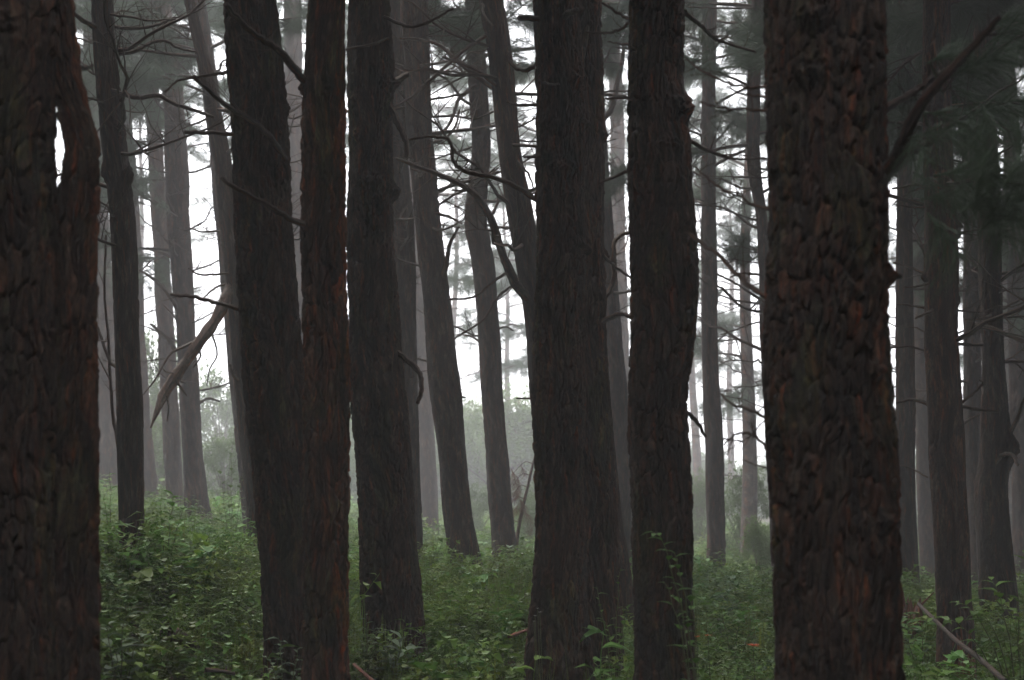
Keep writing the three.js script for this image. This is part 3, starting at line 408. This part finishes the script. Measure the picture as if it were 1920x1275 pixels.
// ---------------------------------------------------------------- the rest of the wood, around and behind the camera
{
  const R = rng(2024), spots = [];
  for (let k = 0; k < 9000 && spots.length < 330; k++) {
    const z = 40 - R() * 92, x = (R() - 0.5) * 84, d = -z;
    if (d > 0 && Math.abs(x) < 0.345 * d + 2.2) continue; if (d > 25 && x < 0.4 * d) continue; if (x * x + z * z < 5) continue;
    if (spots.some(([a, b]) => (a - x) ** 2 + (b - z) ** 2 < 7)) continue;
    spots.push([x, z]);
  }
  const trunk = new Geo().tube([0, 1, 3, 6, 10, 15].map((y) => V(Math.sin(y) * 0.05, y - 0.2, 0)), [0.22, 0.19, 0.17, 0.14, 0.1, 0.03], 12).build(), M = [], brush = [];
  const cr = crownOf(rng(5), 3.6, 15, 2.5, () => ({ x: 0 })).brush;
  for (const [x, z] of spots) {
    const m = new THREE.Matrix4().compose(V(x, ground(x, z), z), new THREE.Quaternion().setFromAxisAngle(V(0, 1, 0), R() * TAU), V(1, 0.9 + 0.25 * R(), 1)); M.push(m);
    const side = Math.abs(x) - 0.345 * -z < 4.5 && z < 0, near = x * x + z * z < 300 && z > -12, st = near ? 1 : side ? 2 : 4, sc = near ? 1.7 : side ? 1.5 : 2.1;
    for (let k = Math.floor(R() * st); k < cr.length; k += st) brush.push(m.clone().multiply(cr[k]).multiply(new THREE.Matrix4().makeScale(sc, sc, sc)));
  }
  const o = group('pine_forest', 'the rest of the dark pine wood closing in beyond both edges of the view', 'forest', V(0, 0, 0)); o.userData.kind = 'stuff';
  copies('trunk', trunk, twigMat, M, o); copies('crown', tuftGeo, needleMat, brush, o);
}

// ---------------------------------------------------------------- undergrowth
function herb(R, stems, h, leafL, n, seg = 1) {
  const g = new Geo();
  for (let s = 0; s < stems; s++) {
    const a = R() * TAU, lean = 0.15 + R() * 0.45, H = h * (0.6 + 0.6 * R()), q = [];
    for (let k = 0; k <= 4; k++) { const u = k / 4; q.push(V(Math.cos(a) * lean * H * u * u + (R() - 0.5) * 0.02, H * u * (1 - 0.2 * lean * u), Math.sin(a) * lean * H * u * u + (R() - 0.5) * 0.02)); }
    g.tube(q, [0.0035, 0.003, 0.0025, 0.002, 0.001], 3, false);
    for (let k = 0; k < n; k++) { const u = 0.25 + 0.75 * (k + R()) / n, i = Math.min(3, Math.floor(u * 4)), o = q[i].clone().lerp(q[i + 1], u * 4 - i), b = k * 2.4 + R(), L = leafL * (0.55 + 0.7 * R()); g.leaf(o, V(Math.cos(b), 0.35 + 0.5 * (R() - 0.4), Math.sin(b)), V(0, 1, 0), L, L * (0.42 + 0.2 * R()), 0.2 + 0.4 * R(), seg); }
  }
  return g.build();
}
const herbs = [0, 1, 2].map((k) => herb(rng(60 + k), 7, 0.44, 0.072, 11)), broads = [0, 1].map((k) => herb(rng(70 + k), 4, 0.42, 0.125, 6, 2));
const grasses = [0, 1].map((k) => { const R = rng(80 + k), g = new Geo(); for (let j = 0; j < 26; j++) { const a = R() * TAU; g.leaf(V(Math.cos(a) * 0.05 * R(), 0, Math.sin(a) * 0.05 * R()), V(Math.cos(a) * 0.35, 1, Math.sin(a) * 0.35), V(Math.cos(a), 0.2, Math.sin(a)), 0.28 + 0.3 * R(), 0.009, 0.5 * R(), 1); } return g.build(); });
const ferns = [0, 1].map((k) => { // feathery compound leaves
  const R = rng(85 + k), g = new Geo();
  for (let j = 0; j < 7; j++) { const a = j * 2.4 + R(), L = 0.4 + 0.2 * R(), q = []; for (let s = 0; s <= 8; s++) { const u = s / 8; q.push(V(Math.cos(a) * L * u * 0.9, 0.1 + L * (0.8 * u - 0.55 * u * u), Math.sin(a) * L * u * 0.9)); } g.tube(q, q.map((_, s) => 0.003 - s * 0.0003), 3, false); for (let s = 1; s <= 8; s++) for (const e of [-1, 1]) g.leaf(q[s], V(-Math.sin(a) * e + Math.cos(a) * 0.5, 0.05, Math.cos(a) * e + Math.sin(a) * 0.5), V(0, 1, 0), 0.085 * (1.15 - s / 9), 0.026, 0.2, 1); }
  return g.build();
});
{
  const R = rng(4242), lots = { h: [[], [], []], b: [[], []], g: [[], []], f: [[], []] };
  const put = (list, x, z, s) => list[Math.floor(R() * list.length)].push(new THREE.Matrix4().compose(V(x, ground(x, z) - 0.02, z), new THREE.Quaternion().setFromEuler(new THREE.Euler((R() - 0.5) * 0.4, R() * TAU, (R() - 0.5) * 0.4)), V(s, s * (0.8 + 0.5 * R()), s)));
  for (let k = 0; k < 52000; k++) {
    const d = 4 + Math.pow(R(), 0.62) * 50, x = (R() * 2 - 1) * (0.42 * d + 1.5), z = -d, patch = noise(x * 0.45, 8, z * 0.45), lush = noise(x * 0.9 + 20, 3, z * 0.9), open = sstep(19, 26, d), pick = R();
    const s = (0.75 + 0.5 * R()) * (1 + 0.45 * lush) * (1 + open * 0.3);
    if (lush < -0.42 && d < 18) continue;
    if (pick < 0.4) put(lots.h, x, z, s * 0.95); else if (pick < 0.4 + 0.22 * (1 + patch * 1.6)) put(lots.b, x, z, s * (0.7 + 0.4 * R())); else if (pick < 0.78) put(lots.g, x, z, s * 0.75); else put(lots.f, x, z, s);
  }
  const tint = (k) => { const a = 0.55 + 0.95 * ((k * 0.6180339) % 1), b = (k * 0.7548776) % 1; return new THREE.Color().setRGB(a * (0.85 + 0.5 * b), a, a * (0.8 + 0.3 * (1 - b))); };
  const made = (name, geos, mat, lists, label, category) => { const o = group(name, label, category, V(0, 0, 0)); o.userData.kind = 'stuff'; geos.forEach((g, k) => copies(category.split(' ')[0] + '_patch', g, mat, lists[k], o, tint)); };
  made('undergrowth', herbs, herbMat, lots.h, 'low small-leaved green undergrowth carpeting the forest floor', 'undergrowth');
  made('undergrowth', broads, broadMat, lots.b, 'scattered broad-leaved green weeds among the low undergrowth', 'weeds');
  made('grass', grasses, grassMat, lots.g, 'thin green grass tufts among the weeds, brightest in the clearing', 'grass');
  made('undergrowth', ferns, fernMat, lots.f, 'feathery green fern-like leaves among the low undergrowth', 'ferns');
}

// ---------------------------------------------------------------- single plants
function plant(name, label, [px, D], spec, mat = broadMat, grp) { // spec: list of stems [tip px, tip py, leaf length m, leaves, arch]
  const x = (px - 960) / FPX * D, o = group(name, label, 'plant', V(x, ground(x, -D) - 0.02, -D), grp), R = rng(Math.round(px * 7 + D * 13));
  for (const [tx, ty, L, n, arch = 0.15, dd = 0] of spec) {
    const tip = at(tx, ty, D + dd).sub(o.position), q = [], mid = V(tip.x * 0.35, tip.y * (0.6 + arch), tip.z * 0.4);
    for (let k = 0; k <= 8; k++) { const u = k / 8; q.push(V(0, 0, 0).multiplyScalar((1 - u) ** 2).addScaledVector(mid, 2 * u * (1 - u)).addScaledVector(tip, u * u).add(V(R() - 0.5, 0, R() - 0.5).multiplyScalar(0.03 * u))); }
    const st = mesh('stem', new Geo().tube(q, q.map((_, k) => lerp(0.005, 0.0018, k / 8)), 5).build(), stemMat, o), g = new Geo();
    for (let k = 0; k < n; k++) { const u = 0.3 + 0.7 * (k + 0.5) / n, i = Math.min(7, Math.floor(u * 8)), p = q[i].clone().lerp(q[i + 1], u * 8 - i), T0 = q[i + 1].clone().sub(q[i]).normalize(), b = k * 2.5 + R() * 0.8, l = L * (0.6 + 0.6 * R()); g.leaf(p, V(Math.cos(b), 0.1 + (R() - 0.5) * 0.6, Math.sin(b)).addScaledVector(T0, 0.6), V(0, 1, 0), l, l * 0.52, 0.25 + 0.4 * R(), 2); }
    const f = mesh('foliage', g.build(), mat, o); f.userData.kind = 'stuff';
  }
  return o;
}
plant('tall_weed', 'tall leafy weed with a big bright leaf, in front of the misty grey pine', [318, 12.5], [[325, 925, 0.13, 12], [300, 945, 0.12, 10], [345, 950, 0.13, 9], [265, 965, 0.1, 9], [285, 985, 0.1, 9]]);
plant('tall_weed', 'thin upright weed with few leaves in front of the slim near-black pine', [212, 13], [[208, 884, 0.09, 8, 0.05], [195, 925, 0.09, 7]]);
plant('tall_weed', 'dark leafy weed at the foot of the twin-stemmed trunk', [160, 6.4], [[140, 1125, 0.07, 14], [172, 1130, 0.07, 14], [120, 1165, 0.07, 12], [190, 1175, 0.08, 12], [155, 1150, 0.07, 12]], herbMat);
plant('tall_weed', 'pale broad-leaved weed at the bottom left below the dark log', [235, 8.6], [[200, 1165, 0.12, 8], [235, 1135, 0.11, 7], [265, 1190, 0.12, 8], [215, 1210, 0.14, 7]], paleMat);
plant('tall_weed', 'bright broad-leaved weed at the foot of the knotty dark pine', [742, 10.2], [[755, 1195, 0.15, 7], [715, 1205, 0.12, 7], [780, 1215, 0.12, 6], [735, 1225, 0.16, 6]], paleMat);
plant('tall_weed', 'narrow-leaved weed sprawling at the foot of the leaning thick pine', [545, 8.9], [[520, 1195, 0.07, 12], [560, 1215, 0.07, 11], [500, 1230, 0.07, 10], [585, 1235, 0.07, 10]], paleMat);
plant('tall_weed', 'slender weeds with small leaves beside the brown pine foot', [1150, 9.6], [[1118, 1100, 0.05, 12], [1160, 1065, 0.045, 11], [1178, 1140, 0.06, 12], [1135, 1165, 0.06, 12], [1165, 1175, 0.06, 12]], herbMat);
plant('sapling', 'leafy sapling arching across the lower trunk of the straight thick pine', [1310, 7.2], [[1222, 997, 0.075, 15, 0.4], [1262, 1035, 0.06, 12, 0.35], [1240, 1090, 0.06, 10, 0.3], [1296, 1120, 0.07, 9, 0.2]]);
plant('sapling', 'dark leafy sapling spreading in from the bottom right corner', [1900, 9.2], [[1925, 1035, 0.1, 13], [1860, 1085, 0.11, 13, 0.3], [1790, 1130, 0.1, 13, 0.42], [1745, 1160, 0.1, 12, 0.5], [1905, 1120, 0.1, 12], [1840, 1150, 0.09, 12, 0.35]], herbMat);
plant('sapling', 'leafy weed growing around the red stump beside the widest trunk', [1712, 11], [[1700, 1180, 0.09, 11], [1735, 1165, 0.08, 11], [1690, 1225, 0.1, 11], [1745, 1215, 0.09, 10]], herbMat);
plant('sapling', 'feathery pale green sapling in the mist left of the leaning thick pine', [440, 19], [[432, 838, 0.11, 26, 0.02], [410, 880, 0.1, 20, 0.05], [458, 875, 0.1, 20, 0.05], [398, 925, 0.1, 16], [470, 930, 0.1, 16], [425, 900, 0.1, 18]], shrubMat);
plant('tall_weed', 'leafy weed at the foot of the slim upright grey pine', [1368, 12], [[1350, 1135, 0.09, 10], [1390, 1150, 0.1, 10], [1320, 1160, 0.09, 10], [1420, 1165, 0.09, 10]], broadMat);
plant('tall_weed', 'small leafy weed against the knotty trunk, low at its front', [690, 10.3], [[690, 1150, 0.05, 8], [715, 1170, 0.05, 8], [672, 1180, 0.05, 8]], paleMat);
// flowers
function flower(label, px, py, D, size, petals, mat, grp) {
  const p = at(px, py, D), gy = ground(p.x, p.z), o = group('flower', label, 'flower', V(p.x, gy, p.z), grp), h = p.y - gy, R = rng(px);
  mesh('stem', new Geo().tube([V(0.03, 0, 0), V(0.015, h * 0.5, 0.01), V(0, h, 0)], [0.003, 0.0025, 0.002], 5).build(), stemMat, o);
  const g = new Geo(); for (let k = 0; k < petals; k++) { const a = k / petals * TAU + R(); g.leaf(V(0, h, 0), V(Math.cos(a), 0.25 + 0.5 * R(), Math.sin(a)), V(0, 1, 0), size, size * 0.5, 0.3, 1); }
  mesh('blossom', g.build(), mat, o);
}
flower('bright orange flower nearest the widest trunk, low in the weeds', 1412, 1212, 8.7, 0.04, 14, orangeMat, 'orange flowers');
flower('orange flower touching the right edge of the straight thick trunk', 1306, 1195, 8.7, 0.028, 9, orangeMat, 'orange flowers');
flower('dull orange flower between the other two orange ones', 1327, 1192, 9, 0.026, 7, orangeMat, 'orange flowers');
flower('tiny yellow flower in the weeds right of the knotty pine', 862, 1231, 9.8, 0.013, 7, yolkMat);
for (const [x, y, l] of [[1008, 1141, 'topmost'], [1003, 1155, 'second from the top'], [1012, 1148, 'rightmost'], [1001, 1165, 'lowest']]) flower(`tiny white blossom at the central trunk's foot, ${l} of four`, x, y, 8.7, 0.012, 6, whiteMat, 'white blossoms at the central trunk');
// wood on the ground
function stick(name, label, D0, D1, w0, w1, xy, mat, twigs = 0) {
  const n = xy.length / 2, raw = []; for (let k = 0; k < n; k++) raw.push(at(xy[2 * k], xy[2 * k + 1], lerp(D0, D1, k / (n - 1))));
  const o = raw[0].clone(), q = (n > 2 ? smooth(raw, 5) : [raw[0], raw[0].clone().lerp(raw[1], 0.5), raw[1]]).map((p) => p.clone().sub(o)), R = rng(xy[0]), s = at(960, 637, D0).s, rad = q.map((_, k) => lerp(w0, w1, k / (q.length - 1)) / 2 * s * (0.88 + 0.24 * R()));
  const g = new Geo().tube(q, rad, 9); if (twigs) twiggy(g, q, rad, R, 1, twigs, 0.4);
  const m = mesh(name, g.build(), mat); m.position.copy(o); tag(m, label, name.includes('log') ? 'log' : 'stick');
}
stick('fallen_log', 'short dark rotting log lying in the weeds at lower left', 9.6, 9.9, 34, 22, [312, 1188, 338, 1196, 366, 1214], barks[0].clone());
stick('fallen_stick', 'bare brown stick slanting down to the bottom right corner past the red stump', 11, 8.4, 7, 8, [1722, 1132, 1748, 1158, 1792, 1200, 1840, 1238, 1885, 1278], twigMat, 3);
stick('fallen_stick', 'reddish stick lying in the weeds just left of the central trunk', 10.2, 10.6, 8, 5, [955, 1194, 975, 1186, 1000, 1178], redwood);
stick('fallen_stick', 'brown stick poking in at the bottom beside the orange-streaked trunk', 9.2, 9.8, 9, 6, [704, 1282, 684, 1264, 664, 1246], redwood);
stick('fallen_stick', 'dark stick lying along the bottom edge at lower left', 8.6, 8.7, 9, 6, [385, 1256, 412, 1258, 440, 1264], twigMat);
stick('fallen_stick', 'thin bent twig arching over the weeds below the slim upright grey pine', 19, 20, 6, 4, [1375, 1112, 1398, 1098, 1420, 1090], twigMat, 3);
function stump(label, px, py, D, w, h, mat, seedN) { // broken, splintered stump
  const top = at(px, py, D), gy = ground(top.x, -D), o = group('stump', label, 'stump', V(top.x, gy, -D)), g = new Geo(), c = 26, rows = 12, H = top.y - gy, r = w / 2 * top.s;
  for (let j = 0; j <= rows; j++) for (let i = 0; i <= c; i++) { const a = i / c * TAU, u = j / rows, jag = 0.62 + 0.38 * Math.abs(noise(Math.cos(a) * 2 + seedN, 1, Math.sin(a) * 2)) * 2.2, rr = r * (1.15 - 0.35 * u + 0.3 * Math.exp(-u * 6)) * (1 + 0.3 * noise(Math.cos(a) * 2.5, u * 3 + seedN, Math.sin(a) * 2.5)); g.v(Math.cos(a) * rr, u * H * Math.min(1.1, jag) - 0.1 * (1 - u), Math.sin(a) * rr, a / TAU, u * H); }
  for (let j = 0; j < rows; j++) for (let i = 0; i < c; i++) { const a = j * (c + 1) + i; g.i.push(a, a + c + 1, a + 1, a + 1, a + c + 1, a + c + 2); }
  const e = g.v(0, H * 0.55, 0); for (let i = 0; i < c; i++) g.tri(rows * (c + 1) + i, e, rows * (c + 1) + i + 1);
  mesh('wood', g.build(), mat, o); const b = new Geo(), R = rng(seedN); for (let k = 0; k < 5; k++) { const a = R() * TAU; b.tube([V(Math.cos(a) * r * 0.6, H * 0.5, Math.sin(a) * r * 0.6), V(Math.cos(a) * r * 0.9, H * 0.85, Math.sin(a) * r * 0.9), V(Math.cos(a) * r * (1.1 + R()), H * (0.9 + 0.25 * R()), Math.sin(a) * r)], [0.02, 0.013, 0.004], 5); } mesh('splinter', b.build(), mat, o);
}
stump('splintered reddish stump at the right foot of the widest trunk', 1705, 1112, 14, 52, 1, redwood, 3);
stump('low reddish stump at the foot of the collared pine', 1812, 1196, 11.4, 34, 1, redwood, 5);
stump('weathered brown stump with frayed top left of the widest trunk', 1432, 1098, 19, 34, 1, deadMat, 8);
{ // dead seedling with rust-brown needles leaning on the right of the kinked pine
  const D = 22, f = at(968, 1000, D), gy = ground(f.x, -D), o = group('dead_sapling', 'dead leaning sapling with rust-brown needles right of the kinked pine', 'tree', V(f.x, gy, -D)), P = (x, y) => at(x, y, D).sub(o.position);
  const q = smooth([P(964, 1060), P(975, 975), P(988, 920), P(1000, 868), P(1012, 830)], 4); mesh('trunk', new Geo().tube(q, q.map((_, k) => lerp(0.03, 0.012, k / q.length)), 7).build(), deadMat, o);
  const R = rng(7), M = []; for (let k = 0; k < 11; k++) { const v = P(958 + R() * 44, 870 + R() * 140), s = 0.7 + 0.5 * R(); M.push(new THREE.Matrix4().compose(v, new THREE.Quaternion().setFromUnitVectors(XAX, V(R() - 0.5, -0.9, R() - 0.5).normalize()), V(s, s, s))); }
  for (let k = 0; k < 6; k++) { const y = 880 + k * 22, b = smooth([P(1000 - k * 5, y - 10), P(985 - k * 5, y - 14), P(962, y + 8)], 4); mesh('branch', new Geo().tube(b, b.map((_, j) => lerp(0.009, 0.003, j / b.length)), 5).build(), deadMat, o); }
  copies('needles', tuftGeo, rustMat, M, o).userData.kind = 'stuff';
}

// ---------------------------------------------------------------- shrubs and broadleaf trees of the clearing
const shrubs = [0, 1, 2].map((k) => {
  const R = rng(300 + k), g = new Geo(), w = new Geo(), clumps = [];
  for (let j = 0; j < 46; j++) { const a = R() * TAU, h = 0.08 + 0.86 * Math.pow(R(), 0.8), r = 0.48 * Math.sqrt(R()) * Math.sin(Math.PI * (0.18 + 0.74 * h)); clumps.push(V(Math.cos(a) * r, h, Math.sin(a) * r)); }
  for (const c of clumps) {
    const q = smooth([V(0, 0, 0), V(c.x * 0.3, c.y * 0.55, c.z * 0.3), c], 4); w.tube(q, q.map((_, s) => lerp(0.011, 0.002, s / 8)), 5);
    const cr = 0.08 + 0.08 * R(); for (let s = 0; s < 130; s++) { const d = V(R() - 0.5, R() - 0.5, R() - 0.5).normalize(), p = c.clone().addScaledVector(d, cr * Math.pow(R(), 0.45)); p.y -= 0.02; const L = 0.03 + 0.022 * R(); g.leaf(p, d.clone().add(V(R() - 0.5, R() - 0.7, R() - 0.5)), V(R() - 0.5, 1, R() - 0.5), L, L * 0.55, 0.3, 1); }
  }
  return [g.build(), w.build()];
});
let sn = 0;
function shrub(px, py, D, wpx, label, name = 'shrub', mat = shrubMat) {
  if (D > 28) D = 28 + (D - 28) * 2;
  const top = at(px, py, D), gy = ground(top.x, -D), o = group(name, label, name === 'shrub' ? 'shrub' : 'tree', V(top.x, gy - 0.05, -D), 'shrubs of the misty clearing'), s = shrubs[sn++ % 3], H = top.y - gy, W = wpx * top.s;
  const f = mesh(name === 'shrub' ? 'foliage' : 'crown', s[0], mat, o), w = mesh(name === 'shrub' ? 'stem' : 'trunk', s[1], twigMat, o); f.userData.kind = 'stuff';
  for (const m of [f, w]) { m.scale.set(W, H, W); m.rotation.y = sn * 1.9; }
}
shrub(292, 590, 36, 120, 'slender broadleaf tree rising between the slim near-black pine and the misty grey one', 'broadleaf_tree');
shrub(420, 685, 42, 190, 'rounded misty broadleaf tree below the white sky left of the leaning thick pine', 'broadleaf_tree');
shrub(310, 770, 33, 150, 'misty shrub behind the tip of the broken hanging limb');
shrub(425, 800, 33, 120, 'misty shrub behind the feathery pale green sapling');
shrub(205, 840, 34, 110, 'pale shrub showing beside the twin-stemmed trunk');
shrub(985, 740, 44, 150, 'yellowish misty shrub left of the central trunk', 'shrub', yellowMat);
shrub(885, 745, 50, 130, 'palest shrub in the fog between the bright middle pair', 'shrub', yellowMat);
shrub(890, 900, 34, 90, 'low green shrub in the mist between the bright middle pair');
shrub(1000, 900, 32, 90, 'low shrub behind the dead rust-needled sapling');
shrub(815, 930, 38, 90, 'low misty shrub behind the foot of the left leaning middle pine');
shrub(1395, 860, 31, 130, 'glossy-leaved shrub in the bright gap left of the widest trunk');
shrub(1310, 880, 34, 100, 'misty shrub just right of the straight thick trunk');
shrub(1425, 960, 25, 90, 'green shrub low in the bright gap, behind the frayed stump');
shrub(1165, 930, 36, 80, 'misty shrub low in the slot beside the central pair');
shrub(1720, 960, 36, 110, 'dim shrub behind the slim dim pine and the pale one');
shrub(640, 820, 40, 160, 'misty shrub behind the orange-streaked and knotty trunks');

{ // the thicket that closes the clearing
  const R = rng(808), o = group('thicket', 'misty green thicket closing off the far side of the clearing', 'thicket', V(0, 0, 0)), M = [[], [], []]; o.userData.kind = 'stuff';
  for (let k = 0; k < 110; k++) { const D = 58 + R() * 40, x = (R() * 2 - 1) * (0.4 * D + 3), h = 2.4 + R() * R() * 5, w = 3 + R() * 3; M[k % 3].push(new THREE.Matrix4().compose(V(x, ground(x, -D) - 0.1, -D), new THREE.Quaternion().setFromAxisAngle(V(0, 1, 0), R() * TAU), V(w, h, w))); }
  shrubs.forEach((s, k) => { copies('foliage', s[0], shrubMat, M[k], o, (i) => new THREE.Color().setScalar(0.75 + 0.5 * ((i * 0.618) % 1))); copies('stem', s[1], twigMat, M[k], o); });
}

renderer.render(scene, camera);
